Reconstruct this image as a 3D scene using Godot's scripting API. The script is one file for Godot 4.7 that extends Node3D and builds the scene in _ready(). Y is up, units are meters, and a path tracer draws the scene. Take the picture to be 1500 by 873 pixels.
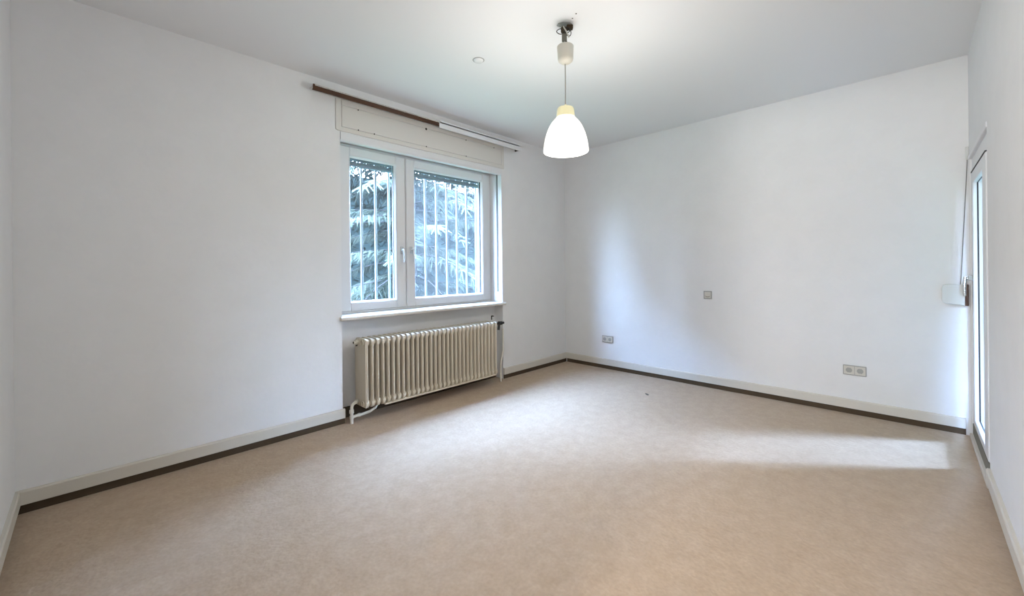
extends Node3D
# An empty room: window wall at x = 0, end wall at z = 0, balcony door in the wall at x = W.

const W := 3.5532
const L := 4.6209
const H := 2.7
const Z0 := 1.155      # window opening, far jamb
const Z1 := 2.95       # window opening, near jamb
const SILL := 0.82
const HEAD := 2.30
const T := 0.46        # thickness of the outer walls

const SKY_ENERGY := 12.5
const SUN_ENERGY := 4.4
const LAMP_ENERGY := 1.5
const DOTS := [Vector2(1.826, 2.343), Vector2(1.868, 2.365), Vector2(1.726, 2.346)]   # old drill holes in the ceiling
const FILL_ENERGY := 22.0
const EXPOSURE := 0.365

var M := {}
var used := {}

# ---------------------------------------------------------------- helpers
func numbered(called: String) -> String:
	if not used.has(called):
		used[called] = 0
		return called
	used[called] += 1
	return "%s_%03d" % [called, used[called]]

func mb() -> SurfaceTool:
	var st := SurfaceTool.new()
	st.begin(Mesh.PRIMITIVE_TRIANGLES)
	return st

func tri(st: SurfaceTool, a: Vector3, b: Vector3, c: Vector3, out: Vector3) -> void:
	var n := (a - c).cross(a - b)
	if n.length_squared() < 1e-18:
		return
	if n.dot(out) < 0.0:
		var k := b
		b = c
		c = k
		n = -n
	n = n.normalized()
	for p in [a, b, c]:
		st.set_normal(n)
		st.add_vertex(p)

func quad(st: SurfaceTool, a: Vector3, b: Vector3, c: Vector3, d: Vector3, out: Vector3) -> void:
	tri(st, a, b, c, out)
	tri(st, a, c, d, out)

func smooth(st: SurfaceTool, p: Array, n: Array) -> void:   # a quad of four points with four normals
	for t in [[0, 1, 2], [0, 2, 3]]:
		var a: Vector3 = p[t[0]]
		var b: Vector3 = p[t[1]]
		var c: Vector3 = p[t[2]]
		var g := (a - c).cross(a - b)
		if g.length_squared() < 1e-18:
			continue
		var order := [t[0], t[1], t[2]]
		if g.dot(n[t[0]] + n[t[1]] + n[t[2]]) < 0.0:
			order = [t[0], t[2], t[1]]
		for k in order:
			st.set_normal(n[k])
			st.add_vertex(p[k])

func box(st: SurfaceTool, lo: Vector3, hi: Vector3, b := 0.0, xf := Transform3D()) -> void:
	var c := (lo + hi) / 2.0
	var h := (hi - lo) / 2.0
	b = minf(b, minf(h.x, minf(h.y, h.z)) * 0.95)
	var v := {}
	for sx in [-1, 1]:
		for sy in [-1, 1]:
			for sz in [-1, 1]:
				v[[sx, sy, sz, 0]] = xf * (c + Vector3(sx * h.x, sy * (h.y - b), sz * (h.z - b)))
				v[[sx, sy, sz, 1]] = xf * (c + Vector3(sx * (h.x - b), sy * h.y, sz * (h.z - b)))
				v[[sx, sy, sz, 2]] = xf * (c + Vector3(sx * (h.x - b), sy * (h.y - b), sz * h.z))
	for s in [-1, 1]:
		quad(st, v[[s, -1, -1, 0]], v[[s, 1, -1, 0]], v[[s, 1, 1, 0]], v[[s, -1, 1, 0]], xf.basis * Vector3(s, 0, 0))
		quad(st, v[[-1, s, -1, 1]], v[[1, s, -1, 1]], v[[1, s, 1, 1]], v[[-1, s, 1, 1]], xf.basis * Vector3(0, s, 0))
		quad(st, v[[-1, -1, s, 2]], v[[1, -1, s, 2]], v[[1, 1, s, 2]], v[[-1, 1, s, 2]], xf.basis * Vector3(0, 0, s))
	if b <= 0.0:
		return
	for s in [-1, 1]:
		for t in [-1, 1]:
			quad(st, v[[s, t, -1, 0]], v[[s, t, 1, 0]], v[[s, t, 1, 1]], v[[s, t, -1, 1]], xf.basis * Vector3(s, t, 0))
			quad(st, v[[s, -1, t, 0]], v[[s, 1, t, 0]], v[[s, 1, t, 2]], v[[s, -1, t, 2]], xf.basis * Vector3(s, 0, t))
			quad(st, v[[-1, s, t, 1]], v[[1, s, t, 1]], v[[1, s, t, 2]], v[[-1, s, t, 2]], xf.basis * Vector3(0, s, t))
			for u in [-1, 1]:
				tri(st, v[[s, t, u, 0]], v[[s, t, u, 1]], v[[s, t, u, 2]], xf.basis * Vector3(s, t, u))

func tube(st: SurfaceTool, pts: Array, r: Variant, sides := 10, caps := true) -> void:
	var rings := []
	var norms := []
	var side := Vector3.ZERO
	for i in pts.size():
		var p: Vector3 = pts[i]
		var a: Vector3 = pts[maxi(i - 1, 0)]
		var b: Vector3 = pts[mini(i + 1, pts.size() - 1)]
		var d := (b - a).normalized()
		if i == 0:
			side = d.cross(Vector3.UP if absf(d.y) < 0.9 else Vector3.RIGHT).normalized()
		else:
			side = (side - d * side.dot(d)).normalized()
		var up := d.cross(side)
		var rr: float = r[i] if r is Array else r
		var ring := []
		var nn := []
		for k in sides:
			var t := TAU * k / sides
			var n := side * cos(t) + up * sin(t)
			nn.append(n)
			ring.append(p + n * rr)
		rings.append(ring)
		norms.append(nn)
	for i in pts.size() - 1:
		for k in sides:
			var j := (k + 1) % sides
			smooth(st, [rings[i][k], rings[i][j], rings[i + 1][j], rings[i + 1][k]], [norms[i][k], norms[i][j], norms[i + 1][j], norms[i + 1][k]])
	if caps:
		for e in [0, pts.size() - 1]:
			var out: Vector3 = (pts[0] - pts[1]) if e == 0 else (pts[e] - pts[e - 1])
			for k in sides:
				tri(st, pts[e], rings[e][k], rings[e][(k + 1) % sides], out)

func lathe(st: SurfaceTool, prof: Array, sides := 32, xf := Transform3D()) -> void:   # prof: Vector2(radius, height), outside to the right going down the list upwards
	for i in prof.size() - 1:
		var a: Vector2 = prof[i]
		var b: Vector2 = prof[i + 1]
		var na := lathe_normal(prof, i, i)
		var nb := lathe_normal(prof, i + 1, i)
		for k in sides:
			var t0 := TAU * k / sides
			var t1 := TAU * (k + 1) / sides
			var p := []
			var n := []
			for q in [[a, na, t0], [a, na, t1], [b, nb, t1], [b, nb, t0]]:
				p.append(xf * Vector3(q[0].x * cos(q[2]), q[0].y, q[0].x * sin(q[2])))
				n.append((xf.basis * Vector3(q[1].x * cos(q[2]), q[1].y, q[1].x * sin(q[2]))).normalized())
			smooth(st, p, n)

func lathe_normal(prof: Array, i: int, seg: int) -> Vector2:
	var s: Vector2 = prof[seg + 1] - prof[seg]
	var n := Vector2(s.y, -s.x).normalized()
	var o := seg - 1 if i == seg else seg + 1
	if o >= 0 and o < prof.size() - 1:
		var q: Vector2 = prof[o + 1] - prof[o]
		var m := Vector2(q.y, -q.x).normalized()
		if m.dot(n) > 0.75:
			n = (n + m).normalized()
	return n

func extrude(st: SurfaceTool, poly: Array, at: Transform3D, length: float) -> void:   # outline in the local xy plane, pushed along local z
	var pk := PackedVector2Array(poly)
	var idx := Geometry2D.triangulate_polygon(pk)
	for e in [0.0, length]:
		var out := at.basis.z * (-1.0 if e == 0.0 else 1.0)
		for i in range(0, idx.size(), 3):
			tri(st, at * Vector3(pk[idx[i]].x, pk[idx[i]].y, e), at * Vector3(pk[idx[i + 1]].x, pk[idx[i + 1]].y, e), at * Vector3(pk[idx[i + 2]].x, pk[idx[i + 2]].y, e), out)
	var sgn := -1.0 if Geometry2D.is_polygon_clockwise(pk) else 1.0
	for i in pk.size():
		var a := pk[i]
		var b := pk[(i + 1) % pk.size()]
		var n := Vector2(b.y - a.y, a.x - b.x) * sgn
		quad(st, at * Vector3(a.x, a.y, 0), at * Vector3(b.x, b.y, 0), at * Vector3(b.x, b.y, length), at * Vector3(a.x, a.y, length), at.basis * Vector3(n.x, n.y, 0))

func obj(called: String, st: SurfaceTool, m: Material, parent: Node = null) -> MeshInstance3D:
	return place(called, st.commit(), m, parent)

func place(called: String, mesh: Mesh, m: Material, parent: Node = null) -> MeshInstance3D:
	var o := MeshInstance3D.new()
	o.mesh = mesh
	if m:
		o.material_override = m
	o.cast_shadow = GeometryInstance3D.SHADOW_CASTING_SETTING_ON
	o.name = numbered(called) if parent == null else called
	(self if parent == null else parent).add_child(o, true)
	return o

func thing(called: String, at := Vector3.ZERO) -> Node3D:
	var o := Node3D.new()
	o.name = numbered(called)
	o.position = at
	add_child(o)
	return o

func tag(o: Node, label: String, category: String, group := "") -> void:
	o.set_meta("label", label)
	o.set_meta("category", category)
	if group:
		o.set_meta("group", group)

func struct(o: Node, label := "", category := "") -> void:
	o.set_meta("kind", "structure")
	if label:
		o.set_meta("label", label)
	if category:
		o.set_meta("category", category)

func mat(r: float, g: float, b: float, rough := 0.6, spec := 0.5, metal := 0.0) -> StandardMaterial3D:   # r, g, b are linear
	var m := StandardMaterial3D.new()
	m.albedo_color = Color(r, g, b).linear_to_srgb()
	m.roughness = rough
	m.metallic_specular = spec
	m.metallic = metal
	return m

func noise_tex(size: int, freq: float, octaves: int, lo: Color, hi: Color, seed_: int, warp := false) -> NoiseTexture2D:
	var n := FastNoiseLite.new()
	n.noise_type = FastNoiseLite.TYPE_SIMPLEX_SMOOTH
	n.seed = seed_
	n.frequency = freq
	n.fractal_octaves = octaves
	n.fractal_gain = 0.6
	if warp:
		n.domain_warp_enabled = true
		n.domain_warp_amplitude = 40.0
		n.domain_warp_frequency = 0.01
	var g := Gradient.new()
	g.set_color(0, lo)
	g.set_color(1, hi)
	var t := NoiseTexture2D.new()
	t.width = size
	t.height = size
	t.seamless = true
	t.noise = n
	t.color_ramp = g
	return t

func triplanar(m: StandardMaterial3D, scale: float) -> void:
	m.uv1_triplanar = true
	m.uv1_world_triplanar = true
	m.uv1_scale = Vector3.ONE * scale

# ---------------------------------------------------------------- build
func _ready() -> void:
	make_light_and_camera()
	make_materials()
	make_shell()
	make_baseboards()
	make_window()
	make_sill_and_cover()
	make_curtain_rail()
	make_radiator()
	make_door()
	make_lamp()
	make_small_fittings()
	make_outside()

func make_light_and_camera() -> void:
	var cam := Camera3D.new()
	cam.name = "camera"
	cam.transform = Transform3D(Basis(Vector3(0.717017, -0.010651, -0.696974), Vector3(0.007638, 0.999943, -0.007424), Vector3(0.697014, 0.0, 0.717058)), Vector3(3.25981, 1.22005, 4.35492))
	cam.near = 0.02
	cam.far = 200.0
	cam.projection = Camera3D.PROJECTION_FRUSTUM
	cam.size = 0.02 * 873.0 / 603.19
	cam.frustum_offset = Vector2(0.0, -0.02 * (436.5 - 393.44) / 603.19)
	cam.current = true
	add_child(cam)
	var sky := ProceduralSkyMaterial.new()
	sky.sky_top_color = Color(0.64, 0.79, 1.0)
	sky.sky_horizon_color = Color(0.56, 0.63, 0.70)
	sky.sky_curve = 0.3
	sky.sky_energy_multiplier = SKY_ENERGY
	sky.ground_bottom_color = Color(0.30, 0.31, 0.28)
	sky.ground_horizon_color = Color(0.42, 0.44, 0.42)
	sky.ground_energy_multiplier = 1.0
	sky.sun_angle_max = 12.0
	var e := Environment.new()
	e.background_mode = Environment.BG_SKY
	e.sky = Sky.new()
	e.sky.sky_material = sky
	e.tonemap_mode = Environment.TONE_MAPPER_LINEAR
	e.tonemap_exposure = EXPOSURE
	e.sdfgi_enabled = true
	e.ssao_enabled = true
	e.ssil_enabled = true
	var we := WorldEnvironment.new()
	we.name = "world_environment"
	we.environment = e
	add_child(we)
	var sun := DirectionalLight3D.new()
	sun.name = "sun"
	sun.light_color = Color(0.66, 0.80, 1.0)
	sun.light_energy = SUN_ENERGY
	sun.light_angular_distance = 3.5
	sun.shadow_enabled = true
	sun.sky_mode = DirectionalLight3D.SKY_MODE_LIGHT_ONLY
	add_child(sun)
	sun.look_at_from_position(Vector3.ZERO, Vector3(-1.0, -0.92, 0.785))

func make_materials() -> void:
	var wall := mat(0.80, 0.80, 0.79, 0.9, 0.25)
	wall.albedo_color = Color.WHITE
	wall.albedo_texture = noise_tex(512, 0.012, 5, Color(0.920, 0.928, 0.936), Color(0.936, 0.943, 0.952), 3)
	triplanar(wall, 0.45)
	wall.heightmap_enabled = true
	wall.heightmap_texture = noise_tex(512, 0.09, 4, Color.BLACK, Color.WHITE, 8)
	wall.heightmap_scale = 0.05
	M.wall = wall
	var ceil_ := mat(0.80, 0.80, 0.80, 0.95, 0.2)
	ceil_.albedo_color = Color(0.945, 0.955, 0.968)
	M.ceiling = ceil_
	var floor_ := mat(0.4, 0.3, 0.23, 0.95, 0.3)
	floor_.albedo_color = Color.WHITE
	floor_.albedo_texture = noise_tex(1024, 0.016, 6, Color(0.705, 0.615, 0.525), Color(0.755, 0.665, 0.575), 21, true)
	triplanar(floor_, 0.55)
	floor_.detail_enabled = true
	floor_.detail_blend_mode = BaseMaterial3D.BLEND_MODE_MUL
	floor_.detail_albedo = noise_tex(512, 0.16, 3, Color(0.93, 0.93, 0.93), Color(1, 1, 1), 5)
	floor_.detail_uv_layer = BaseMaterial3D.DETAIL_UV_1
	floor_.heightmap_enabled = true
	floor_.heightmap_texture = noise_tex(512, 0.12, 4, Color.BLACK, Color.WHITE, 31)
	floor_.heightmap_scale = 0.25
	floor_.rim_enabled = true
	floor_.rim = 0.25
	floor_.rim_tint = 0.5
	M.floor = floor_
	M.base = mat(0.66, 0.63, 0.57, 0.55, 0.4)
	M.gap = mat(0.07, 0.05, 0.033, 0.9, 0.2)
	M.pvc = mat(0.80, 0.82, 0.85, 0.35, 0.5)
	M.sill = mat(0.78, 0.77, 0.73, 0.35, 0.5)
	M.paint = mat(0.74, 0.73, 0.70, 0.6, 0.4)
	M.gasket = mat(0.02, 0.02, 0.025, 0.6)
	M.dark = mat(0.03, 0.025, 0.02, 0.7)
	M.radiator = mat(0.68, 0.62, 0.51, 0.30, 0.5)
	M.pipe = mat(0.74, 0.71, 0.63, 0.35, 0.5)
	M.black = mat(0.012, 0.012, 0.012, 0.5)
	M.chrome = mat(0.75, 0.76, 0.78, 0.18, 0.5, 1.0)
	M.silver = mat(0.62, 0.64, 0.66, 0.3, 0.5, 0.7)
	var wood := mat(0.12, 0.06, 0.025, 0.6, 0.4)
	var grain := FastNoiseLite.new()
	wood.albedo_color = Color.WHITE
	wood.albedo_texture = noise_tex(256, 0.02, 4, Color(0.20, 0.115, 0.055), Color(0.34, 0.21, 0.11), 12)
	wood.uv1_triplanar = true
	wood.uv1_world_triplanar = true
	wood.uv1_scale = Vector3(14, 30, 0.8)
	M.wood = wood
	M.shutter = mat(0.15, 0.18, 0.20, 0.5, 0.4)
	M.bars = mat(0.30, 0.33, 0.33, 0.5, 0.4)
	M.plate = mat(0.64, 0.62, 0.56, 0.4, 0.5)
	M.plate_rim = mat(0.36, 0.36, 0.34, 0.4, 0.5)
	M.plastic = mat(0.70, 0.68, 0.60, 0.4, 0.5)
	M.cool = mat(0.70, 0.72, 0.71, 0.45, 0.4)
	M.strap = mat(0.20, 0.20, 0.20, 0.9, 0.2)
	M.stone = mat(0.52, 0.51, 0.47, 0.9, 0.2)
	var glass := mat(0.9, 0.95, 1.0, 0.02, 0.5)
	glass.transparency = BaseMaterial3D.TRANSPARENCY_ALPHA
	glass.albedo_color.a = 0.03
	M.glass = glass
	var hazy := mat(0.66, 0.74, 0.86, 0.05, 0.5)   # the wide pane, its haze put in as a pale blue tint
	hazy.transparency = BaseMaterial3D.TRANSPARENCY_ALPHA
	hazy.albedo_color.a = 0.06
	M.hazy = hazy
	var screen := mat(0.70, 0.78, 0.92, 0.9, 0.1)
	screen.transparency = BaseMaterial3D.TRANSPARENCY_ALPHA
	screen.albedo_color.a = 0.055
	screen.backlight_enabled = true
	screen.backlight = Color(0.9, 0.9, 0.9)
	M.screen = screen
	M.facade = mat(0.55, 0.53, 0.49, 0.95, 0.2)

func make_shell() -> void:
	var st := mb()
	box(st, Vector3(-T, -0.25, -0.35), Vector3(W + 0.12, 0.0, L + 2.0))
	var o := obj("floor", st, M.floor)
	struct(o, "worn beige brown carpet floor of the empty room", "floor")
	st = mb()
	box(st, Vector3(-T, H, -0.35), Vector3(W + 0.35, H + 0.25, L + 2.0))
	var top := obj("ceiling", st, M.ceiling)
	struct(top, "plain white painted ceiling", "ceiling")
	for p in DOTS:
		st = mb()
		lathe(st, [Vector2(0.0, -0.0012), Vector2(0.0045, -0.001), Vector2(0.005, 0.0)], 10, Transform3D(Basis(), Vector3(p.x, H, p.y)))
		obj("drill_hole", st, M.dark, top)
	st = mb()   # the window wall, with the window opening and the radiator niche below it
	box(st, Vector3(-T, 0, Z1), Vector3(0, H, L + 0.3))
	box(st, Vector3(-T, 0, -0.35), Vector3(0, H, Z0))
	box(st, Vector3(-T, 0, Z0), Vector3(-0.13, SILL, Z1))
	box(st, Vector3(-T, HEAD, Z0), Vector3(0, H, Z1))
	struct(obj("wall_left", st, M.wall), "white wall with the window and the radiator niche", "wall")
	st = mb()
	box(st, Vector3(0, 0, -0.35), Vector3(W, H, 0))
	struct(obj("wall_back", st, M.wall), "plain white end wall with two double sockets", "wall")
	st = mb()   # the wall with the balcony door
	box(st, Vector3(W, 0, -0.35), Vector3(W + 0.09, H, 0.02))
	box(st, Vector3(W, 0, 0.97), Vector3(W + 0.09, H, L + 2.0))
	box(st, Vector3(W, 1.97, 0.02), Vector3(W + 0.09, H, 0.97))
	struct(obj("wall_right", st, M.wall), "white wall with the narrow balcony door near the corner", "wall")
	st = mb()   # this wall has an unseen doorway, added to let fill light in
	box(st, Vector3(0, 0, L), Vector3(2.55, H, L + 0.12))
	box(st, Vector3(3.45, 0, L), Vector3(W, H, L + 0.12))
	box(st, Vector3(2.55, 2.02, L), Vector3(3.45, H, L + 0.12))
	struct(obj("wall_front", st, M.wall), "sliver of white wall at the left edge of the photo", "wall")
	st = mb()   # unseen hall added behind it for the fill lamp
	box(st, Vector3(1.7, 0, L + 1.9), Vector3(W, H, L + 2.0))
	struct(obj("wall_added_hall", st, M.wall), "white wall of an unseen hall added behind the viewer", "added hall wall")
	st = mb()
	box(st, Vector3(1.6, 0, L + 0.12), Vector3(1.7, H, L + 2.0))
	struct(obj("wall_added_hall", st, M.wall), "white side wall of an unseen hall added behind the viewer", "added hall wall")
	var o2 := thing("fill_lamp", Vector3(2.75, 1.75, L + 1.9))  # unseen lamp, added to brighten the room from behind the camera
	tag(o2, "unseen round globe lamp added behind the viewer as fill light", "fill lamp")
	st = mb()
	tube(st, [Vector3(0, 0, 0), Vector3(0, 0, -0.02)], 0.06, 24)
	tube(st, [Vector3(0, 0, -0.02), Vector3(0, 0, -0.07)], 0.02, 12)
	obj("base", st, M.pvc, o2)
	st = mb()
	var ball := []
	for k in 17:
		ball.append(Vector2(0.14 * sin(PI * k / 16.0), -0.14 * cos(PI * k / 16.0)))
	lathe(st, ball, 32, Transform3D(Basis(), Vector3(0, 0, -0.2)))
	var globe := mat(0.85, 0.85, 0.85, 0.4)
	globe.emission_enabled = true
	globe.emission = Color(1.0, 0.99, 0.975)
	globe.emission_energy_multiplier = 3.0
	obj("fill_lamp_globe", st, globe, o2)
	var hl := OmniLight3D.new()
	hl.name = "fill_light"
	hl.light_color = Color(1.0, 0.99, 0.975)
	hl.light_energy = FILL_ENERGY
	hl.light_size = 0.13
	hl.omni_range = 12.0
	hl.omni_attenuation = 2.0
	hl.shadow_enabled = true
	hl.position = Vector3(0, 0, -0.2)
	o2.add_child(hl)

func skirting(called: String, from: Vector3, dir: Vector3, inward: Vector3, length: float, label: String) -> void:
	var xf := Transform3D(Basis(inward, Vector3.UP, dir), from)
	var st := mb()
	extrude(st, [Vector2(0, 0.047), Vector2(0.018, 0.047), Vector2(0.018, 0.111), Vector2(0.013, 0.119), Vector2(0, 0.119)], xf, length)
	var b := obj(called, st, M.base)
	struct(b, label, "baseboard")
	st = mb()
	extrude(st, [Vector2(0, 0.0), Vector2(0.005, 0.0), Vector2(0.005, 0.047), Vector2(0, 0.047)], xf, length)
	obj("recessed_strip", st, M.gap, b)

func make_baseboards() -> void:
	skirting("baseboard_left", Vector3(0, 0, Z1 - 0.012), Vector3(0, 0, 1), Vector3(1, 0, 0), L - Z1 + 0.012, "cream baseboard over a dark strip, left of the radiator")
	skirting("baseboard_left", Vector3(0, 0, 0), Vector3(0, 0, 1), Vector3(1, 0, 0), Z0, "short cream baseboard between the radiator niche and the far corner")
	skirting("baseboard_back", Vector3(0.018, 0, 0), Vector3(1, 0, 0), Vector3(0, 0, 1), W - 0.045, "cream baseboard over a dark strip along the end wall")
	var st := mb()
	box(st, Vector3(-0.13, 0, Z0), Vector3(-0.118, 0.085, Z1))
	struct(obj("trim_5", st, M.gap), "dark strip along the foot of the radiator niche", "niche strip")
	skirting("baseboard_right", Vector3(W, 0, 0.99), Vector3(0, 0, 1), Vector3(-1, 0, 0), L - 0.99, "cream baseboard along the wall beside the balcony door")
	skirting("baseboard_front", Vector3(0.018, 0, L), Vector3(1, 0, 0), Vector3(0, 0, -1), 2.5, "cream baseboard at the bottom left edge of the photo")

# a rectangular frame of profiles in the plane x, between xa (outside) and xb (room side)
func frame(st: SurfaceTool, xa: float, xb: float, z0: float, z1: float, y0: float, y1: float, wz0: float, wz1: float, wy0: float, wy1: float, b := 0.005) -> void:
	box(st, Vector3(xa, y0, z0), Vector3(xb, y1, z0 + wz0), b)
	box(st, Vector3(xa, y0, z1 - wz1), Vector3(xb, y1, z1), b)
	box(st, Vector3(xa, y0, z0 + wz0 - 0.001), Vector3(xb - 0.0005, y0 + wy0, z1 - wz1 + 0.001), b)
	box(st, Vector3(xa, y1 - wy1, z0 + wz0 - 0.001), Vector3(xb - 0.0005, y1, z1 - wz1 + 0.001), b)

func lever(parent: Node, at: Vector3, toward: float, drop: float) -> void:   # a window handle: rose, neck and grip hanging down
	var st := mb()
	box(st, at + Vector3(minf(0, toward * 0.012), -0.034, -0.015), at + Vector3(maxf(0, toward * 0.012), 0.034, 0.015), 0.004)
	tube(st, [at, at + Vector3(toward * 0.05, 0, 0)], 0.009, 12)
	var g := at + Vector3(toward * 0.05, 0, 0)
	tube(st, [g + Vector3(0, 0.012, 0), g + Vector3(0, -0.02, 0), g + Vector3(toward * 0.006, -drop * 0.5, 0), g + Vector3(toward * 0.002, -drop, 0)], [0.010, 0.011, 0.010, 0.008], 12)
	obj("handle", st, M.silver, parent)

func make_window() -> void:
	var o := thing("window_1", Vector3(0, 0, 0))
	struct(o, "white plastic double casement window over the radiator", "window")
	var st := mb()
	frame(st, -0.27, -0.19, Z0, Z1, 0.848, HEAD, 0.075, 0.07, 0.05, 0.06)
	box(st, Vector3(-0.27, 0.89, 2.235), Vector3(-0.195, 2.25, 2.275), 0.004)
	obj("window_frame", st, M.pvc, o)
	# sashes: z0, z1, then the stiles
	for s in [[1.188, 2.2485, 0.094, 0.090, M.hazy, 2.205], [2.2585, 2.90, 0.098, 0.105, M.glass, 2.305]]:
		st = mb()
		frame(st, -0.255, -0.176, s[0], s[1], 0.868, 2.278, s[2], s[3], 0.075, 0.078, 0.007)
		var sash := obj("sash", st, M.pvc, o)
		var gz0: float = s[0] + s[2]
		var gz1: float = s[1] - s[3]
		st = mb()
		frame(st, -0.232, -0.200, gz0 - 0.003, gz1 + 0.003, 0.940, 2.203, 0.009, 0.009, 0.009, 0.009, 0.002)
		obj("gasket", st, M.gasket, sash)
		st = mb()   # glazing beads: slopes from the sash face down to the pane
		for q in [[gz0, 0.016], [gz1, -0.016]]:
			extrude(st, [Vector2(-0.2, 0), Vector2(-0.18, 0), Vector2(-0.199, q[1] * 0.8)], Transform3D(Basis(Vector3(1, 0, 0), Vector3(0, 0, 1), Vector3(0, 1, 0)), Vector3(0, 0.943, q[0])), 1.257)
		for q in [[0.943, 0.016], [2.2, -0.016]]:
			extrude(st, [Vector2(-0.2, 0), Vector2(-0.18, 0), Vector2(-0.199, q[1] * 0.8)], Transform3D(Basis(Vector3(1, 0, 0), Vector3(0, 1, 0), Vector3(0, 0, 1)), Vector3(0, q[0], gz0)), gz1 - gz0)
		obj("glazing_bead", st, M.pvc, sash)
		st = mb()
		quad(st, Vector3(-0.215, 0.935, gz0 - 0.008), Vector3(-0.215, 2.208, gz0 - 0.008), Vector3(-0.215, 2.208, gz1 + 0.008), Vector3(-0.215, 0.935, gz1 + 0.008), Vector3(1, 0, 0))
		obj("pane", st, s[4], sash)
		lever(sash, Vector3(-0.176, 1.405, s[5] + (0.0 if s[0] > 2.0 else 0.0)), 1.0, 0.115)
	st = mb()
	quad(st, Vector3(-0.285, 0.87, 1.16), Vector3(-0.285, 2.29, 1.16), Vector3(-0.285, 2.29, 2.25), Vector3(-0.285, 0.87, 2.25), Vector3(-1, 0, 0))
	obj("insect_screen", st, M.screen, o)
	# outside: window board and light outer reveals
	st = mb()
	box(st, Vector3(-T - 0.04, 0.80, Z0 + 0.002), Vector3(-0.268, 0.86, Z1 - 0.002), 0.004)
	obj("outer_board", st, M.bars, o)
	var sh := thing("roller_shutter")
	tag(sh, "grey roller shutter showing its lowest slats at the top of the window", "shutter")
	for k in 3:
		st = mb()
		var y := 2.150 + 0.052 * k
		extrude(st, [Vector2(-0.335, 0), Vector2(-0.325, 0.004), Vector2(-0.321, 0.022), Vector2(-0.325, 0.040), Vector2(-0.332, 0.044), Vector2(-0.337, 0.040), Vector2(-0.335, 0.022), Vector2(-0.339, 0.004)], Transform3D(Basis(Vector3(1, 0, 0), Vector3(0, 1, 0), Vector3(0, 0, 1)), Vector3(0, y, Z0 + 0.004)), Z1 - Z0 - 0.008)
		obj("slat", st, M.shutter, sh)
		st = mb()   # the hooks between the slats leave a row of light holes
		var z := Z0 + 0.02
		while z < Z1 - 0.03:
			box(st, Vector3(-0.332, y + 0.042, z), Vector3(-0.328, y + 0.053, z + 0.016))
			z += 0.034
		obj("slat_hook", st, M.shutter, sh)
	var gr := thing("window_grille")
	tag(gr, "white vertical security bars outside the window", "window bars")
	for k in 13:
		st = mb()
		var z := 2.742 - 0.138 * (k - 0)
		if z < Z0 + 0.03:
			break
		box(st, Vector3(-0.372, 0.87, z - 0.0092), Vector3(-0.352, 2.29, z + 0.0092), 0.003)
		obj("bar", st, M.bars, gr)
	st = mb()
	box(st, Vector3(-0.377, 0.862, Z0 + 0.003), Vector3(-0.342, 0.874, Z1 - 0.003), 0.002)
	obj("rail", st, M.bars, gr)

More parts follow.
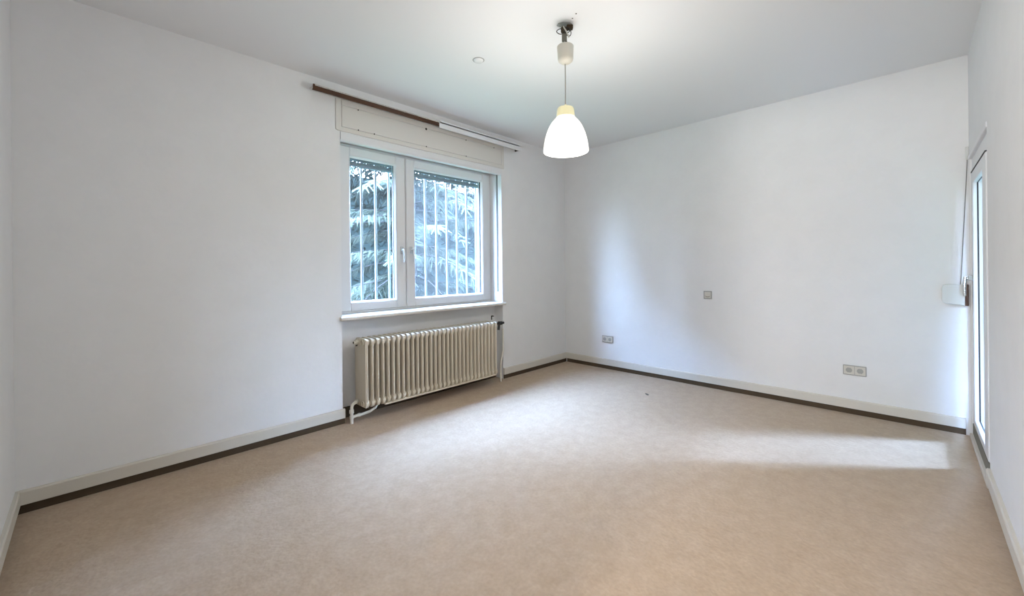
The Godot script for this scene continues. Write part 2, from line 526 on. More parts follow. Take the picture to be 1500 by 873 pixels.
func make_sill_and_cover() -> void:
	var st := mb()
	var prof := [Vector2(-0.19, 0.822), Vector2(0.030, 0.820), Vector2(0.036, 0.825), Vector2(0.038, 0.838), Vector2(0.034, 0.846), Vector2(0.028, 0.848), Vector2(-0.19, 0.850)]
	extrude(st, prof, Transform3D(Basis(), Vector3(0, 0, 1.135)), 2.968 - 1.135)
	var s := obj("trim_1", st, M.sill)
	struct(s, "white window sill board above the radiator", "window sill")
	var o := thing("shutter_box_cover")
	tag(o, "cream painted cover panel of the roller shutter box above the window", "shutter box")
	st = mb()
	box(st, Vector3(0.0, 2.369, 1.158), Vector3(0.006, 2.538, 2.937), 0.002)
	obj("panel", st, M.paint, o)
	st = mb()
	box(st, Vector3(0.0, 2.541, 1.158), Vector3(0.006, 2.586, 2.937), 0.002)
	obj("upper_panel", st, M.paint, o)
	st = mb()
	box(st, Vector3(0.0, 2.335, 2.940), Vector3(0.008, 2.586, 2.986), 0.003)
	obj("side_trim", st, M.paint, o)
	st = mb()
	box(st, Vector3(0.0, 2.335, 1.118), Vector3(0.008, 2.586, 1.155), 0.003)
	obj("side_trim", st, M.paint, o)
	st = mb()
	box(st, Vector3(0.0, 2.330, 1.118), Vector3(0.007, 2.366, 2.972), 0.003)
	obj("lower_trim", st, M.paint, o)
	st = mb()   # the rounded edge over the window
	var arc := [Vector2(-0.045, 2.2995), Vector2(-0.045, 2.262)]
	for k in 9:
		var t := -PI / 2 + PI / 2 * k / 8.0
		arc.append(Vector2(-0.016 + 0.026 * cos(t), 2.284 + 0.028 * sin(t)))
	arc.append_array([Vector2(0.009, 2.322), Vector2(0.004, 2.329), Vector2(0.0005, 2.329), Vector2(0.0005, 2.2995)])
	extrude(st, arc, Transform3D(Basis(), Vector3(0, 0, Z0 + 0.001)), Z1 - Z0 - 0.002)
	struct(obj("trim_6", st, M.pvc), "rounded white strip along the top of the window opening", "window trim")
	for p in [[2.536, 2.80], [2.536, 2.14], [2.536, 1.66], [2.536, 1.27], [2.371, 2.80], [2.371, 2.66], [2.371, 2.14], [2.371, 1.66]]:
		st = mb()
		var r := 0.006 if p[1] != 2.14 or p[0] < 2.5 else 0.011
		lathe(st, [Vector2(r, 0), Vector2(r * 0.8, 0.003), Vector2(0, 0.004)], 10, Transform3D(Basis(Vector3(0, 0, 1), Vector3(1, 0, 0), Vector3(0, 1, 0)), Vector3(0.006, p[0], p[1])))
		obj("screw", st, M.dark, o)
	# the strap in the far reveal
	o = thing("shutter_strap")
	tag(o, "grey roller shutter strap running down the right window reveal", "strap")
	st = mb()
	box(st, Vector3(-0.080, 0.955, Z0), Vector3(-0.062, 2.30, Z0 + 0.006))
	obj("strap", st, M.strap, o)
	st = mb()
	box(st, Vector3(-0.10, 0.90, Z0), Vector3(-0.045, 0.962, Z0 + 0.012), 0.005)
	obj("outlet", st, M.pvc, o)
	st = mb()   # white edge bead at the corner of the reveal
	box(st, Vector3(-0.045, 0.85, Z0 - 0.0015), Vector3(0.003, 2.33, Z0 + 0.005), 0.002)
	struct(obj("trim_2", st, M.pvc), "white corner bead at the right edge of the window reveal", "corner bead")

func make_curtain_rail() -> void:
	var o := thing("curtain_rail", Vector3(0, 0, 0))
	tag(o, "white curtain rail above the window with brown strip on its left half", "curtain rail")
	var st := mb()
	box(st, Vector3(0.0005, 2.590, 0.960), Vector3(0.098, 2.606, 3.178), 0.003)
	obj("board", st, M.paint, o)
	st = mb()
	box(st, Vector3(0.085, 2.547, 0.934), Vector3(0.098, 2.616, 2.054), 0.002)
	obj("white_fascia", st, M.pvc, o)
	st = mb()
	box(st, Vector3(0.088, 2.559, 2.056), Vector3(0.098, 2.604, 3.188), 0.002)
	obj("brown_fascia", st, M.wood, o)
	for x in [0.035, 0.065]:
		st = mb()
		box(st, Vector3(x - 0.006, 2.584, 0.96), Vector3(x + 0.006, 2.5905, 3.17), 0.0)
		obj("track", st, M.dark, o)
	st = mb()
	box(st, Vector3(0.015, 2.555, 0.940), Vector3(0.084, 2.59, 0.955), 0.002)
	obj("end_cap", st, M.dark, o)
	for z in [1.3, 2.1, 2.9]:
		st = mb()
		box(st, Vector3(0.0, 2.606, z - 0.015), Vector3(0.07, 2.609, z + 0.015))
		box(st, Vector3(0.0, 2.606, z - 0.015), Vector3(0.004, 2.65, z + 0.015))
		obj("bracket", st, M.pvc, o)

func make_radiator() -> void:
	var o := thing("radiator", Vector3(0.06, 0, 2.1))
	tag(o, "old cream ribbed column radiator in the niche under the window", "radiator")
	var y0 := 0.118
	var y1 := 0.668
	var st := mb()   # one section: three flattened columns, two headers and the hubs to its neighbour
	for c in [-0.067, 0.0, 0.067]:
		var rings := 12
		for k in rings:
			var p := []
			var n := []
			for q in [[k, y0 + 0.02], [k + 1, y0 + 0.02], [k + 1, y1 - 0.02], [k, y1 - 0.02]]:
				var t: float = TAU * q[0] / rings
				p.append(Vector3(c + 0.027 * cos(t), q[1], 0.0125 * sin(t)))
				n.append(Vector3(cos(t) / 0.027, 0, sin(t) / 0.0125).normalized())
			smooth(st, p, n)
	var side := []   # rounded outline of the headers, seen from the end
	for half in 2:
		side = []
		var yc := y1 - 0.031 if half else y0 + 0.031
		for k in 6:
			var t := PI / 2 * k / 5.0
			side.append(Vector2(0.066 + 0.028 * cos(t), yc + 0.003 + 0.028 * sin(t)))
		for k in 6:
			var t := PI / 2 + PI / 2 * k / 5.0
			side.append(Vector2(-0.066 + 0.028 * cos(t), yc + 0.003 + 0.028 * sin(t)))
		for k in 6:
			var t := PI + PI / 2 * k / 5.0
			side.append(Vector2(-0.066 + 0.028 * cos(t), yc - 0.003 + 0.028 * sin(t)))
		for k in 6:
			var t := PI * 1.5 + PI / 2 * k / 5.0
			side.append(Vector2(0.066 + 0.028 * cos(t), yc - 0.003 + 0.028 * sin(t)))
		rounded_plate(st, side, 0.0125, 0.005)
		for c in [-0.045, 0.045]:
			tube(st, [Vector3(c, yc, -0.0235), Vector3(c, yc, 0.0238)], 0.022, 12, false)
	box(st, Vector3(-0.085, y0 + 0.01, -0.0085), Vector3(0.058, y1 - 0.01, 0.0085), 0.0)   # the web between the columns
	var section := st.commit()
	for k in 31:
		var m := place("section", section, M.radiator, o)
		m.position = Vector3(-0.005, 0, 2.813 - 0.0472 * k - 2.1)
	# plain plate that closes the near end
	st = mb()
	rounded_plate(st, [Vector2(0.090, y0 + 0.004), Vector2(0.092, y1 - 0.05), Vector2(0.088, y1 - 0.02), Vector2(0.07, y1 - 0.006), Vector2(-0.07, y1 - 0.006), Vector2(-0.088, y1 - 0.02), Vector2(-0.092, y1 - 0.05), Vector2(-0.090, y0 + 0.004)], 0.003, 0.001, Transform3D(Basis(), Vector3(-0.005, 0, 0.7265)))
	obj("end_plate", st, M.radiator, o)
	st = mb()
	box(st, Vector3(-0.005 + 0.060, y0 - 0.006, 1.398 - 2.1), Vector3(-0.005 + 0.098, y0 + 0.006, 2.665 - 2.1), 0.004)
	obj("bottom_rail", st, M.radiator, o)
	st = mb()   # plug and air vent at the near top
	tube(st, [Vector3(-0.045, y1 - 0.034, 0.728), Vector3(-0.045, y1 - 0.034, 0.752)], 0.021, 8)
	tube(st, [Vector3(-0.045, y1 - 0.034, 0.752), Vector3(-0.045, y1 - 0.034, 0.764)], 0.013, 10)
	obj("plug", st, M.pipe, o)
	st = mb()
	tube(st, [Vector3(-0.045, y1 - 0.034, 0.763), Vector3(-0.045, y1 - 0.034, 0.768)], 0.007, 8)
	tube(st, [Vector3(-0.045, y1 - 0.055, 0.735), Vector3(-0.045, y1 - 0.062, 0.745)], 0.006, 8)
	obj("air_vent", st, M.dark, o)
	st = mb()   # return pipe with elbow at the near bottom
	var q := Vector3(-0.05, 0.158, 0.725)
	var bend := [q, q + Vector3(0.02, 0.0, 0.035)]
	for k in 7:
		var t := PI / 2 * k / 6.0
		bend.append(Vector3(-0.012 + 0.004 * sin(t), 0.128 + 0.032 * cos(t) - 0.002, 0.768 + 0.034 * sin(t)))
	bend.append_array([Vector3(-0.008, 0.06, 0.803), Vector3(-0.008, 0.0, 0.803)])
	tube(st, bend, 0.0125, 12)
	for e in [[Vector3(-0.01, 0.108, 0.803), Vector3(-0.008, 0.082, 0.803), 0.018], [Vector3(-0.041, 0.158, 0.742), Vector3(-0.030, 0.158, 0.760), 0.018], [Vector3(-0.008, 0.062, 0.803), Vector3(-0.008, 0.040, 0.803), 0.0165]]:
		tube(st, [e[0], e[1]], e[2], 10)
	obj("return_pipe", st, M.pipe, o)
	st = mb()
	tube(st, [Vector3(-0.008, 0.050, 0.803), Vector3(0.0, 0.056, 0.765), Vector3(0.012, 0.060, 0.72), Vector3(0.026, 0.072, 0.665), Vector3(0.036, 0.095, 0.622), Vector3(0.038, 0.125, 0.606)], [0.012, 0.012, 0.0115, 0.0105, 0.0105, 0.010], 10)
	tube(st, [Vector3(0.003, 0.0565, 0.757), Vector3(0.008, 0.058, 0.738)], 0.0155, 10)
	obj("branch_pipe", st, M.pipe, o)
	st = mb()   # valve at the far top, pipe from it to the floor
	tube(st, [Vector3(0.035, y1 - 0.03, -0.722), Vector3(0.035, y1 - 0.03, -0.79)], 0.015, 10)
	tube(st, [Vector3(0.035, y1 - 0.01, -0.80), Vector3(0.035, y1 - 0.10, -0.785)], 0.013, 10)
	tube(st, [Vector3(0.035, y1 - 0.03, -0.785), Vector3(0.035, y1 - 0.03, -0.83)], 0.020, 12)
	tube(st, [Vector3(0.035, y1 - 0.03, -0.83), Vector3(0.035, y1 - 0.03, -0.862)], 0.013, 10)
	obj("valve", st, M.black, o)
	st = mb()
	tube(st, [Vector3(-0.05, y1 + 0.005, -0.765), Vector3(-0.05, y1 + 0.045, -0.765)], 0.006, 8)
	tube(st, [Vector3(-0.05, y1 + 0.045, -0.765), Vector3(-0.02, y1 + 0.045, -0.765)], 0.006, 8)
	obj("valve_key", st, M.dark, o)
	st = mb()
	tube(st, [Vector3(0.0, y1 - 0.10, -0.885), Vector3(0.0, 0.36, -0.885), Vector3(0.0, 0.32, -0.884), Vector3(0.0, 0.27, -0.868), Vector3(0.0, 0.22, -0.852), Vector3(0.0, 0.18, -0.846), Vector3(0.0, 0.0, -0.846)], 0.0095, 10)
	tube(st, [Vector3(0.0, 0.085, -0.846), Vector3(0.0, 0.05, -0.846)], 0.0135, 10)
	obj("supply_pipe", st, M.pipe, o)

# a plate with this outline in the xy plane, thickness 2 * h along z, its rim rounded by r
func rounded_plate(st: SurfaceTool, outline: Array, h: float, r: float, xf := Transform3D()) -> void:
	var c := Vector2.ZERO
	for p in outline:
		c += p
	c /= outline.size()
	var steps := [[0.0, 1.0], [0.35, 0.93], [0.75, 0.66], [1.0, 0.0]]   # share of r inward, share of r along z
	var loops := []
	for s in steps:
		loops.append([h - r + r * (1.0 if s[1] == 0.0 else 1.0 - s[1]), s[0]])
	var rows := []
	for half in [-1, 1]:
		rows = []
		for s in [[0.0, 0.0], [0.12, 0.5], [0.4, 0.85], [1.0, 1.0]]:
			var row := []
			for p in outline:
				var d: Vector2 = (c - p).normalized() * r * s[0]
				row.append(xf * Vector3(p.x + d.x, p.y + d.y, half * (h - r + r * s[1])))
			rows.append(row)
		for i in 3:
			for k in outline.size():
				var j := (k + 1) % outline.size()
				var p0: Vector2 = outline[k]
				var p1: Vector2 = outline[j]
				var tilt: float = [0.15, 0.6, 1.6][i]
				var out := Vector3((p0.x + p1.x) / 2 - c.x, (p0.y + p1.y) / 2 - c.y, 0).normalized() + Vector3(0, 0, half * tilt)
				quad(st, rows[i][k], rows[i][j], rows[i + 1][j], rows[i + 1][k], xf.basis * out)
		var mid := xf * Vector3(c.x, c.y, half * h)
		for k in outline.size():
			tri(st, mid, rows[3][k], rows[3][(k + 1) % outline.size()], xf.basis * Vector3(0, 0, half))
	for k in outline.size():
		var j := (k + 1) % outline.size()
		var p0: Vector2 = outline[k]
		var p1: Vector2 = outline[j]
		var z := h - r
		quad(st, xf * Vector3(p0.x, p0.y, -z), xf * Vector3(p1.x, p1.y, -z), xf * Vector3(p1.x, p1.y, z), xf * Vector3(p0.x, p0.y, z), xf.basis * Vector3((p0.x + p1.x) / 2 - c.x, (p0.y + p1.y) / 2 - c.y, 0))

func make_door() -> void:
	var o := thing("door_1")
	struct(o, "white glazed balcony door in the corner", "balcony door")
	var st := mb()
	frame(st, W + 0.012, W + 0.065, 0.02, 0.97, 0.085, 1.97, 0.05, 0.15, 0.04, 0.11, 0.004)
	obj("door_frame", st, M.pvc, o)
	st = mb()
	frame(st, W + 0.006, W + 0.050, 0.045, 0.83, 0.100, 1.852, 0.085, 0.16, 0.045, 0.078, 0.004)
	var sash := obj("sash", st, M.pvc, o)
	st = mb()
	frame(st, W + 0.026, W + 0.034, 0.128, 0.672, 0.143, 1.777, 0.0035, 0.0035, 0.0035, 0.0035, 0.0008)
	obj("gasket", st, M.gasket, sash)
	st = mb()
	quad(st, Vector3(W + 0.030, 0.14, 0.125), Vector3(W + 0.030, 1.78, 0.125), Vector3(W + 0.030, 1.78, 0.675), Vector3(W + 0.030, 0.14, 0.675), Vector3(-1, 0, 0))
	obj("pane", st, M.glass, sash)
	st = mb()   # handle on the stile by the corner
	var at := Vector3(W + 0.006, 1.118, 0.088)
	tube(st, [at, at + Vector3(-0.036, 0, 0)], 0.009, 12)
	tube(st, [at + Vector3(-0.034, 0.010, 0), at + Vector3(-0.036, -0.015, 0.003), at + Vector3(-0.040, -0.065, 0.006), at + Vector3(-0.038, -0.122, 0.004)], [0.009, 0.0105, 0.010, 0.008], 12)
	obj("handle", st, M.chrome, sash)
	st = mb()
	box(st, at + Vector3(-0.022, -0.012, -0.02), at + Vector3(0, 0.022, 0.02), 0.003)
	obj("handle_rose", st, M.plate_rim, sash)
	st = mb()
	box(st, Vector3(W + 0.004, 1.852, 0.05), Vector3(W + 0.0135, 1.859, 0.83))
	obj("seal", st, M.gasket, o)
	st = mb()   # step under the door
	box(st, Vector3(W - 0.012, 0.0, 0.03), Vector3(W + 0.11, 0.028, 0.97), 0.003)
	struct(obj("trim_3", st, M.base), "cream step strip under the balcony door", "threshold")
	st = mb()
	box(st, Vector3(W + 0.004, 0.028, 0.025), Vector3(W + 0.09, 0.098, 0.97), 0.0)  # riser coloured dark to stand for the shade below the door
	struct(obj("trim_7", st, mat(0.20, 0.19, 0.16, 0.8)), "riser under the balcony door with shade put into its dark colour", "threshold")
	st = mb()   # casing over the door
	box(st, Vector3(W - 0.005, 1.955, 0.025), Vector3(W + 0.02, 1.985, 0.98), 0.003)
	struct(obj("trim_4", st, M.pvc), "white casing strip over the balcony door", "casing")
	# box of the belt winder on the end wall
	o = thing("belt_winder", Vector3(3.47, 1.0, 0.0))
	tag(o, "white box shaped shutter belt winder beside the balcony door", "belt winder")
	st = mb()
	var outline := [Vector2(0.056, -0.076), Vector2(0.056, 0.072), Vector2(-0.040, 0.074), Vector2(-0.052, 0.066), Vector2(-0.058, 0.045), Vector2(-0.059, -0.035), Vector2(-0.054, -0.056), Vector2(-0.042, -0.064)]
	rounded_plate(st, outline, 0.022, 0.006, Transform3D(Basis(), Vector3(0, 0, 0.022)))
	obj("housing", st, M.cool, o)
	st = mb()
	box(st, Vector3(0.056, -0.078, 0.0), Vector3(0.074, 0.074, 0.034), 0.001)  # brown strip filling the gap between housing and door frame
	obj("brown_strip", st, M.wood, o)
	st = mb()
	tube(st, [Vector3(0.034, 0.070, 0.02), Vector3(0.038, 0.10, 0.018), Vector3(0.074, 0.93, 0.010), Vector3(0.076, 1.02, 0.004)], 0.0024, 6)
	obj("belt", st, M.strap, o)
	st = mb()
	box(st, Vector3(0.066, 0.955, 0.0), Vector3(0.083, 1.05, 0.012), 0.003)
	obj("belt_guide", st, M.cool, o)

func make_lamp() -> void:
	var c := Vector3(1.757, 0, 2.328)
	var o := thing("pendant_lamp", Vector3(c.x, 2.7, c.z))
	tag(o, "lit white bell shaped pendant lamp hanging on a thin cord", "pendant lamp")
	var st := mb()   # outlet plate in the ceiling
	rounded_plate(st, [Vector2(0.045, 0.004), Vector2(0.030, 0.020), Vector2(-0.012, 0.026), Vector2(-0.040, 0.014), Vector2(-0.047, -0.008), Vector2(-0.022, -0.024), Vector2(0.022, -0.020)], 0.003, 0.001, Transform3D(Basis(Vector3(1, 0, 0), Vector3(0, 0, 1), Vector3(0, -1, 0)).rotated(Vector3.UP, 0.75), Vector3(0, -0.003, 0)))
	obj("ceiling_plate", st, M.plate_rim, o)
	var face := Basis(Vector3.UP, deg_to_rad(44.2))   # the wires spread in this vertical plane
	st = mb()
	box(st, Vector3(0.012, -0.032, -0.014), Vector3(0.050, -0.006, 0.014), 0.004, Transform3D(face, Vector3.ZERO))
	box(st, Vector3(-0.022, -0.052, -0.012), Vector3(0.014, -0.018, 0.012), 0.004, Transform3D(face.rotated(Vector3.UP, 0.3), Vector3.ZERO))
	obj("bracket", st, M.gap, o)
	st = mb()
	for w in [[-0.012, -0.045, -0.046, 0.020, 0.016, 0.004], [0.012, 0.036, -0.050, 0.016, 0.018, -0.006], [0.004, 0.014, -0.042, 0.020, 0.015, 0.012]]:
		var loop := []
		for k in 15:
			var t := TAU * k / 14.0
			loop.append(face * Vector3(w[1] * 0.65 + w[3] * cos(t), w[2] + w[4] * sin(t), w[5] + 0.004 * sin(2.0 * t)))
		tube(st, loop, 0.0026, 6)
	obj("wire_loops", st, M.dark, o)
	st = mb()
	box(st, Vector3(-0.017, -0.104, -0.011), Vector3(0.012, -0.060, 0.011), 0.003, Transform3D(face, Vector3.ZERO))
	obj("terminal_block", st, mat(0.16, 0.15, 0.12, 0.6), o)
	st = mb()
	tube(st, [face * Vector3(-0.010, -0.022, 0.016), face * Vector3(0.008, -0.055, 0.020), face * Vector3(0.024, -0.088, 0.014)], 0.0042, 6)
	obj("cable_tie", st, M.plate, o)
	st = mb()
	tube(st, [face * Vector3(0.004, -0.095, 0.0), face * Vector3(0.014, -0.118, 0.004)], 0.0048, 6)
	obj("wire_end", st, M.dark, o)
	st = mb()   # sliding canopy of the cord
	lathe(st, [Vector2(0.0, -0.243), Vector2(0.012, -0.242), Vector2(0.030, -0.236), Vector2(0.042, -0.226), Vector2(0.0465, -0.214), Vector2(0.049, -0.165), Vector2(0.0505, -0.138), Vector2(0.046, -0.133), Vector2(0.0, -0.132)], 32, Transform3D(Basis(), Vector3(0.004, 0, 0)))
	obj("canopy", st, M.plastic, o)
	st = mb()
	tube(st, [Vector3(0, -0.09, 0), Vector3(0.002, -0.3, 0), Vector3(0, -0.505, 0)], 0.0033, 8)
	obj("cord", st, mat(0.42, 0.40, 0.37, 0.6), o)
	st = mb()   # neck of the shade with the lamp holder in it
	lathe(st, [Vector2(0.0565, -0.567), Vector2(0.0545, -0.552), Vector2(0.0520, -0.530), Vector2(0.0495, -0.516), Vector2(0.044, -0.508), Vector2(0.030, -0.505), Vector2(0.006, -0.504), Vector2(0.006, -0.488), Vector2(0.0, -0.488)], 40)
	var neck := mat(0.80, 0.76, 0.50, 0.5, 0.4)
	neck.emission_enabled = true
	neck.emission = Color(1.0, 0.95, 0.74)
	neck.emission_energy_multiplier = 1.0
	obj("lamp_shade_neck", st, neck, o)
	st = mb()
	var prof := [Vector2(0.1335, -0.774), Vector2(0.1365, -0.771), Vector2(0.1370, -0.765), Vector2(0.1325, -0.731), Vector2(0.1285, -0.708), Vector2(0.1232, -0.686), Vector2(0.1170, -0.665), Vector2(0.1090, -0.644), Vector2(0.0990, -0.622), Vector2(0.0860, -0.601), Vector2(0.0720, -0.584), Vector2(0.0620, -0.574), Vector2(0.0565, -0.566)]
	lathe(st, prof, 48)
	var inner := []
	for p in prof.slice(1):
		inner.append(Vector2(p.x - 0.0035, p.y))
	inner.reverse()
	inner.append(Vector2(0.1335, -0.774))
	lathe(st, inner, 48)
	var shade := mat(0.85, 0.85, 0.83, 0.4, 0.4)
	shade.emission_enabled = true
	shade.emission = Color(1.0, 0.985, 0.95)
	shade.emission_energy_multiplier = 3.6
	obj("lamp_shade", st, shade, o)
	st = mb()
	lathe(st, [Vector2(0, -0.735), Vector2(0.018, -0.730), Vector2(0.029, -0.715), Vector2(0.032, -0.700), Vector2(0.028, -0.680), Vector2(0.018, -0.655), Vector2(0.014, -0.620), Vector2(0.0, -0.618)], 20)
	var bulb := mat(0.9, 0.9, 0.85, 0.4)
	bulb.emission_enabled = true
	bulb.emission = Color(1.0, 0.96, 0.88)
	bulb.emission_energy_multiplier = 2.0
	obj("bulb", st, bulb, o)
	var l := OmniLight3D.new()
	l.name = "lamp_light"
	l.light_color = Color(1.0, 0.975, 0.94)
	l.light_energy = LAMP_ENERGY
	l.light_size = 0.10
	l.omni_range = 12.0
	l.omni_attenuation = 2.0
	l.shadow_enabled = true
	l.position = Vector3(0, -0.70, 0)
	o.add_child(l)
	var d := SpotLight3D.new()   # the bare bulb seen through the open foot of the shade
	d.name = "lamp_downlight"
	d.light_color = l.light_color
	d.light_energy = LAMP_ENERGY * 1.3
	d.light_size = 0.10
	d.spot_range = 12.0
	d.spot_attenuation = 2.0
	d.spot_angle = 72.0
	d.spot_angle_attenuation = 1.0
	d.shadow_enabled = true
	d.position = Vector3(0, -0.70, 0)
	d.rotation.x = -PI / 2
	o.add_child(d)

func socket(x: float, y: float, label: String) -> void:
	var o := thing("double_socket", Vector3(x, y, 0))
	tag(o, label, "power socket")
	var st := mb()
	box(st, Vector3(-0.074, -0.040, 0), Vector3(0.074, 0.040, 0.011), 0.003)
	obj("frame", st, M.plate_rim, o)
	for s in [-1, 1]:
		var z := 0.0125
		var cx: float = s * 0.035
		st = mb()   # insert with a round well
		var n := 24
		var ring := func(r: float, zz: float, k: int) -> Vector3: return Vector3(cx + r * cos(TAU * k / n), r * sin(TAU * k / n), zz)
		for k in n:
			var a := Vector3(cx + 0.0335 * sq(k, n).x, 0.0335 * sq(k, n).y, z)
			var b := Vector3(cx + 0.0335 * sq(k + 1, n).x, 0.0335 * sq(k + 1, n).y, z)
			quad(st, a, b, ring.call(0.0205, z, k + 1), ring.call(0.0205, z, k), Vector3(0, 0, 1))
			quad(st, a, b, b - Vector3(0, 0, 0.004), a - Vector3(0, 0, 0.004), Vector3(a.x - cx, a.y, 0))
		var ins := obj("socket_insert", st, M.plate, o)
		st = mb()
		for k in n:
			quad(st, ring.call(0.0205, z, k), ring.call(0.0205, z, k + 1), ring.call(0.0195, z - 0.0115, k + 1), ring.call(0.0195, z - 0.0115, k), Vector3(-cos(TAU * k / n), -sin(TAU * k / n), 0))
			tri(st, Vector3(cx, 0, z - 0.0115), ring.call(0.0195, z - 0.0115, k), ring.call(0.0195, z - 0.0115, k + 1), Vector3(0, 0, 1))
		obj("well", st, mat(0.05, 0.045, 0.04, 0.6), ins)
		st = mb()
		for h in [-0.0095, 0.0095]:
			tube(st, [Vector3(cx + h, 0, z - 0.0118), Vector3(cx + h, 0, z - 0.0105)], 0.0028, 8)
		obj("pin_hole", st, M.black, ins)
		for h in [-1, 1]:
			st = mb()
			box(st, Vector3(cx - 0.003, h * 0.0195 - 0.0015, z - 0.011), Vector3(cx + 0.003, h * 0.0195 + 0.0015, z - 0.001))
			obj("earth_clip", st, M.silver, ins)

func sq(k: int, n: int) -> Vector2:   # the unit square's rim towards angle k of n
	var t := TAU * k / n
	var d := Vector2(cos(t), sin(t))
	return d / maxf(absf(d.x), absf(d.y))

func make_small_fittings() -> void:
	socket(0.624, 0.358, "grey white double wall socket low on the wall near the far corner")
	socket(2.916, 0.359, "grey white double wall socket low on the wall nearer the balcony door")
	var o := thing("antenna_socket", Vector3(1.779, 0.933, 0))
	tag(o, "small square grey cover plate alone in the middle of the end wall", "wall plate")
	var st := mb()
	box(st, Vector3(-0.040, -0.041, 0), Vector3(0.040, 0.041, 0.010), 0.003)
	obj("frame", st, M.plate_rim, o)
	st = mb()
	box(st, Vector3(-0.029, -0.029, 0.008), Vector3(0.029, 0.031, 0.0125), 0.002)
	obj("cover", st, M.plate, o)
	st = mb()   # curved grip lip of the cover
	var lip := []
	for k in 9:
		var t := -1.0 + 2.0 * k / 8.0
		lip.append(Vector3(0.024 * t, -0.018 + 0.008 * t * t, 0.0125))
	tube(st, lip, 0.0022, 6)
	obj("lip", st, M.gap, o)
	o = thing("ceiling_cap", Vector3(1.067, 2.7, 2.417))
	tag(o, "small round white cap on the ceiling left of the lamp", "ceiling cap")
	st = mb()
	lathe(st, [Vector2(0.0, -0.014), Vector2(0.022, -0.013), Vector2(0.032, -0.009), Vector2(0.036, -0.003), Vector2(0.036, 0.0)], 28)
	obj("cap", st, mat(0.86, 0.88, 0.90, 0.25, 0.5), o)
	st = mb()
	lathe(st, [Vector2(0.036, -0.003), Vector2(0.041, -0.002), Vector2(0.042, 0.0)], 28)
	obj("rim", st, M.plate_rim, o)
	# a scrap on the carpet and an old wall plug
	st = mb()
	rounded_plate(st, [Vector2(0.030, 0.004), Vector2(0.012, 0.012), Vector2(-0.014, 0.009), Vector2(-0.030, 0.002), Vector2(-0.018, -0.008), Vector2(0.010, -0.009)], 0.003, 0.0015, Transform3D(Basis(Vector3(1, 0, 0), Vector3(0, 0, 1), Vector3(0, -1, 0)).rotated(Vector3.UP, -0.5), Vector3(1.43, 0.003, 0.635)))
	tag(obj("scrap", st, mat(0.12, 0.10, 0.08, 0.9)), "small dark scrap lying on the carpet near the end wall", "scrap")
	st = mb()
	lathe(st, [Vector2(0.008, 0.0), Vector2(0.006, 0.003), Vector2(0.0, 0.004)], 12, Transform3D(Basis(Vector3(1, 0, 0), Vector3(0, 0, 1), Vector3(0, -1, 0)), Vector3(1.921, 0.918, 0.0)))
	tag(obj("wall_plug", st, M.wall), "tiny white filled screw plug right of the square plate", "wall plug")

# ---------------------------------------------------------------- outside
func make_outside() -> void:
	var st := mb()
	box(st, Vector3(-26, -1.0, -22), Vector3(-T, -0.75, 22))
	box(st, Vector3(-T, -1.0, -22), Vector3(26, -0.75, 22))
	var lawn := mat(0.10, 0.13, 0.06, 0.95, 0.2)
	struct(obj("ground", st, lawn), "garden ground outside the window", "ground")
	st = mb()
	box(st, Vector3(W + 0.09, -0.75, -1.6), Vector3(W + 1.6, -0.05, 1.9))
	struct(obj("terrace", st, M.stone), "pale balcony slab outside the door", "balcony")
	st = mb()
	box(st, Vector3(W + 0.09, 2.25, -1.6), Vector3(W + 1.15, 2.45, 1.9))  # unseen roof, added to keep steep skylight out of the door
	struct(obj("added_roof", st, M.stone), "small unseen roof slab added over the balcony door to block high sky", "added roof")
	var finger := finger_mesh(false)
	var trees := [
		[Vector3(-4.4, -0.75, -0.45), 9.0, 2.9, "pale green spruce tree close outside the window", 1, 0.15],
	]
	for t in trees:
		spruce(t[0], t[1], t[2], t[3], t[4], t[5], finger)
	hedge("hedge", Vector3(-8.4, -0.75, 0.5), 26.0, 8.5, "dark dense evergreen hedge closing the garden behind the spruce", finger, 77, 1.0)
	hedge("hedge", Vector3(W + 3.2, -0.75, 6.5), 16.0, 7.6, "tall dark unseen evergreen hedge added to block sky at the balcony, nearer the viewer", finger, 78, -1.0)  # unseen hedge, added so that little sky reaches the door
	hedge("hedge", Vector3(W + 3.2, -0.75, -6.8), 8.4, 7.6, "tall dark unseen evergreen hedge added to block sky at the balcony, beyond the end wall", finger, 79, -1.0)  # second unseen hedge, added to leave only a gap for the sunbeam

func finger_mesh(_coarse: bool) -> ArrayMesh:   # one needle-covered shoot along +z, 0.2 long
	var st := mb()
	var rng := RandomNumberGenerator.new()
	rng.seed = 5
	for k in 46:
		var s := k / 45.0
		var base := Vector3(0, -0.02 * s * s, 0.19 * s)
		var a := k * 2.399
		var d := Vector3(cos(a), sin(a) * 0.8, 0.75).normalized()
		var len_ := rng.randf_range(0.022, 0.032) * (1.0 - 0.45 * s * s)
		var w := d.cross(Vector3(0, 0, 1)).normalized() * 0.0042
		tri(st, base - w, base + w, base + d * len_, d.cross(w))
	var tw := [Vector3(0, 0, 0), Vector3(0, -0.005, 0.1), Vector3(0, -0.02, 0.19)]
	tube(st, tw, [0.006, 0.005, 0.002], 4, false)
	return st.commit()

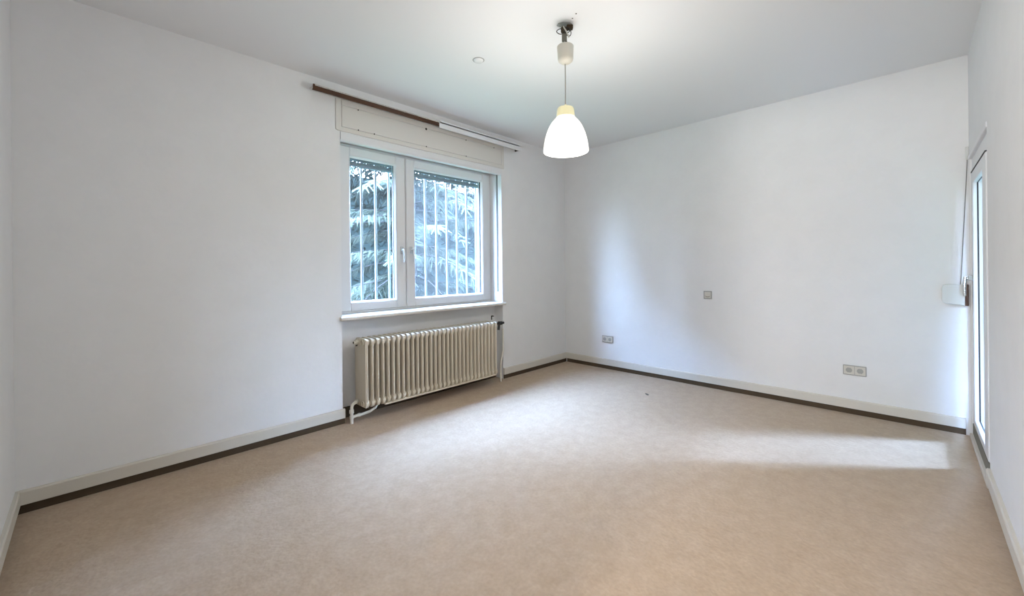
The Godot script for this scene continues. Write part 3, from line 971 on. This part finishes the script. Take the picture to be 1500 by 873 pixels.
func spruce(at: Vector3, height: float, reach: float, label: String, seed_: int, light: float, finger: Mesh) -> void:
	var rng := RandomNumberGenerator.new()
	rng.seed = seed_
	var o := thing("spruce_tree", at)
	tag(o, label, "tree")
	var bark := mat(0.03, 0.026, 0.024, 0.95, 0.1)
	var st := mb()
	tube(st, [Vector3.ZERO, Vector3(0.02, height * 0.5, 0), Vector3(0, height, 0)], [0.13, 0.08, 0.01], 10)
	obj("trunk", st, bark, o)
	var spots: Array[Transform3D] = []
	var tints := PackedColorArray()
	var y := 0.35
	while y < height - 0.25:
		var f := 1.0 - y / height
		var n := 5 + int(4 * f)
		var a0 := rng.randf() * TAU
		for k in n:
			var a := a0 + TAU * (k + rng.randf_range(-0.25, 0.25)) / n
			var len_ := reach * pow(f, 0.7) * rng.randf_range(0.75, 1.1) + 0.2
			var d := Vector3(cos(a), 0, sin(a))
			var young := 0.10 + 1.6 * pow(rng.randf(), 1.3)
			var pts := []
			var droop := rng.randf_range(0.20, 0.75)
			var yy := y + rng.randf_range(-0.2, 0.2)
			for i in 7:
				var s := i / 6.0
				pts.append(Vector3(0, yy, 0) + d * len_ * s + Vector3(0, len_ * (0.12 * s - droop * s * s + 0.16 * s * s * s), 0))
			st = mb()
			tube(st, pts, [0.02, 0.017, 0.014, 0.011, 0.009, 0.006, 0.003], 5, false)
			obj("branch", st, bark, o)
			# side shoots
			var side := d.cross(Vector3.UP)
			var steps := int(len_ / 0.125)
			for i in range(2, steps + 1):
				var s := float(i) / steps
				var q: Vector3 = curve_at(pts, s)
				for sg in [-1, 1]:
					var sl: float = (0.10 + 0.42 * (1.0 - s)) * minf(1.0, len_) * rng.randf_range(0.7, 1.15)
					var sd: Vector3 = (d * 0.75 + side * sg * 0.8 + Vector3(0, rng.randf_range(-0.35, 0.05), 0)).normalized()
					var m := maxi(1, int(sl / 0.12))
					for j in m:
						var p: Vector3 = q + sd * (sl * j / m) + Vector3(0, -0.25 * pow(sl * j / m, 2) * 2.0, 0)
						var dir: Vector3 = (sd + Vector3(rng.randf_range(-0.15, 0.15), -0.5 * j / m - rng.randf_range(-0.1, 0.55), rng.randf_range(-0.15, 0.15))).normalized()
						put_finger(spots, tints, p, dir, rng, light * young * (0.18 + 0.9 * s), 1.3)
						if rng.randf() < 0.55:
							var dd: Vector3 = (dir + side * sg * rng.randf_range(-0.9, 0.9) + Vector3(0, rng.randf_range(-0.5, 0.1), 0)).normalized()
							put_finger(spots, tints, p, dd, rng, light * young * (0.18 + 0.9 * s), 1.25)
			put_finger(spots, tints, pts[6], (pts[6] - pts[5]).normalized(), rng, light * young, 1.3)
		y += 0.36 + 0.10 * rng.randf()
	scatter("needles", finger, spots, tints, o)

func curve_at(pts: Array, s: float) -> Vector3:
	var t := clampf(s, 0.0, 0.9999) * (pts.size() - 1)
	var i := int(t)
	return (pts[i] as Vector3).lerp(pts[i + 1], t - i)

func put_finger(spots: Array[Transform3D], tints: PackedColorArray, p: Vector3, dir: Vector3, rng: RandomNumberGenerator, light: float, size := 1.0) -> void:
	var x := Vector3.UP.cross(dir).normalized()
	if x.length_squared() < 0.1:
		x = Vector3.RIGHT
	var b := Basis(x, dir.cross(x), dir)
	spots.append(Transform3D(b.scaled(Vector3.ONE * size * rng.randf_range(0.75, 1.15)), p))
	var v := light * rng.randf_range(0.7, 1.15)
	tints.append(Color(0.80 * v, 0.88 * v, 0.66 * v))

func scatter(called: String, mesh: Mesh, spots: Array[Transform3D], tints: PackedColorArray, parent: Node) -> void:
	var mm := MultiMesh.new()
	mm.transform_format = MultiMesh.TRANSFORM_3D
	mm.use_colors = true
	mm.mesh = mesh
	mm.instance_count = spots.size()
	for i in spots.size():
		mm.set_instance_transform(i, spots[i])
		mm.set_instance_color(i, tints[i])
	var o := MultiMeshInstance3D.new()
	o.name = called
	o.multimesh = mm
	if not M.has("needle"):
		var m := mat(1, 1, 1, 0.8, 0.2)
		m.vertex_color_use_as_albedo = true
		m.backlight_enabled = true
		m.backlight = Color(0.12, 0.12, 0.12)
		M.needle = m
	o.material_override = M.needle
	o.set_meta("kind", "stuff")
	parent.add_child(o, true)

func hedge(called: String, at: Vector3, length: float, height: float, label: String, finger: Mesh, seed_: int, face: float) -> void:
	var o := thing(called, at)
	tag(o, label, "hedge")
	var st := mb()
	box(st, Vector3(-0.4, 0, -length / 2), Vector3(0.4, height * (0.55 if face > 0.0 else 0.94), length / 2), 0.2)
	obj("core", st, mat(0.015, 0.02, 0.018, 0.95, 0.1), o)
	var rng := RandomNumberGenerator.new()
	rng.seed = seed_
	var spots: Array[Transform3D] = []
	var tints := PackedColorArray()
	for k in int(length * height * (150 if face > 0.0 else 60)):
		var p := Vector3(rng.randf_range(-0.5, 0.55) * face, pow(rng.randf(), 0.55 if face > 0.0 else 1.0) * height, rng.randf_range(-0.5, 0.5) * length)
		var d := Vector3(rng.randf_range(0.2, 1.0) * face, rng.randf_range(-0.6, 0.8), rng.randf_range(-0.8, 0.8)).normalized()
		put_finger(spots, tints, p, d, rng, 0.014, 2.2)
	scatter("foliage", finger, spots, tints, o)
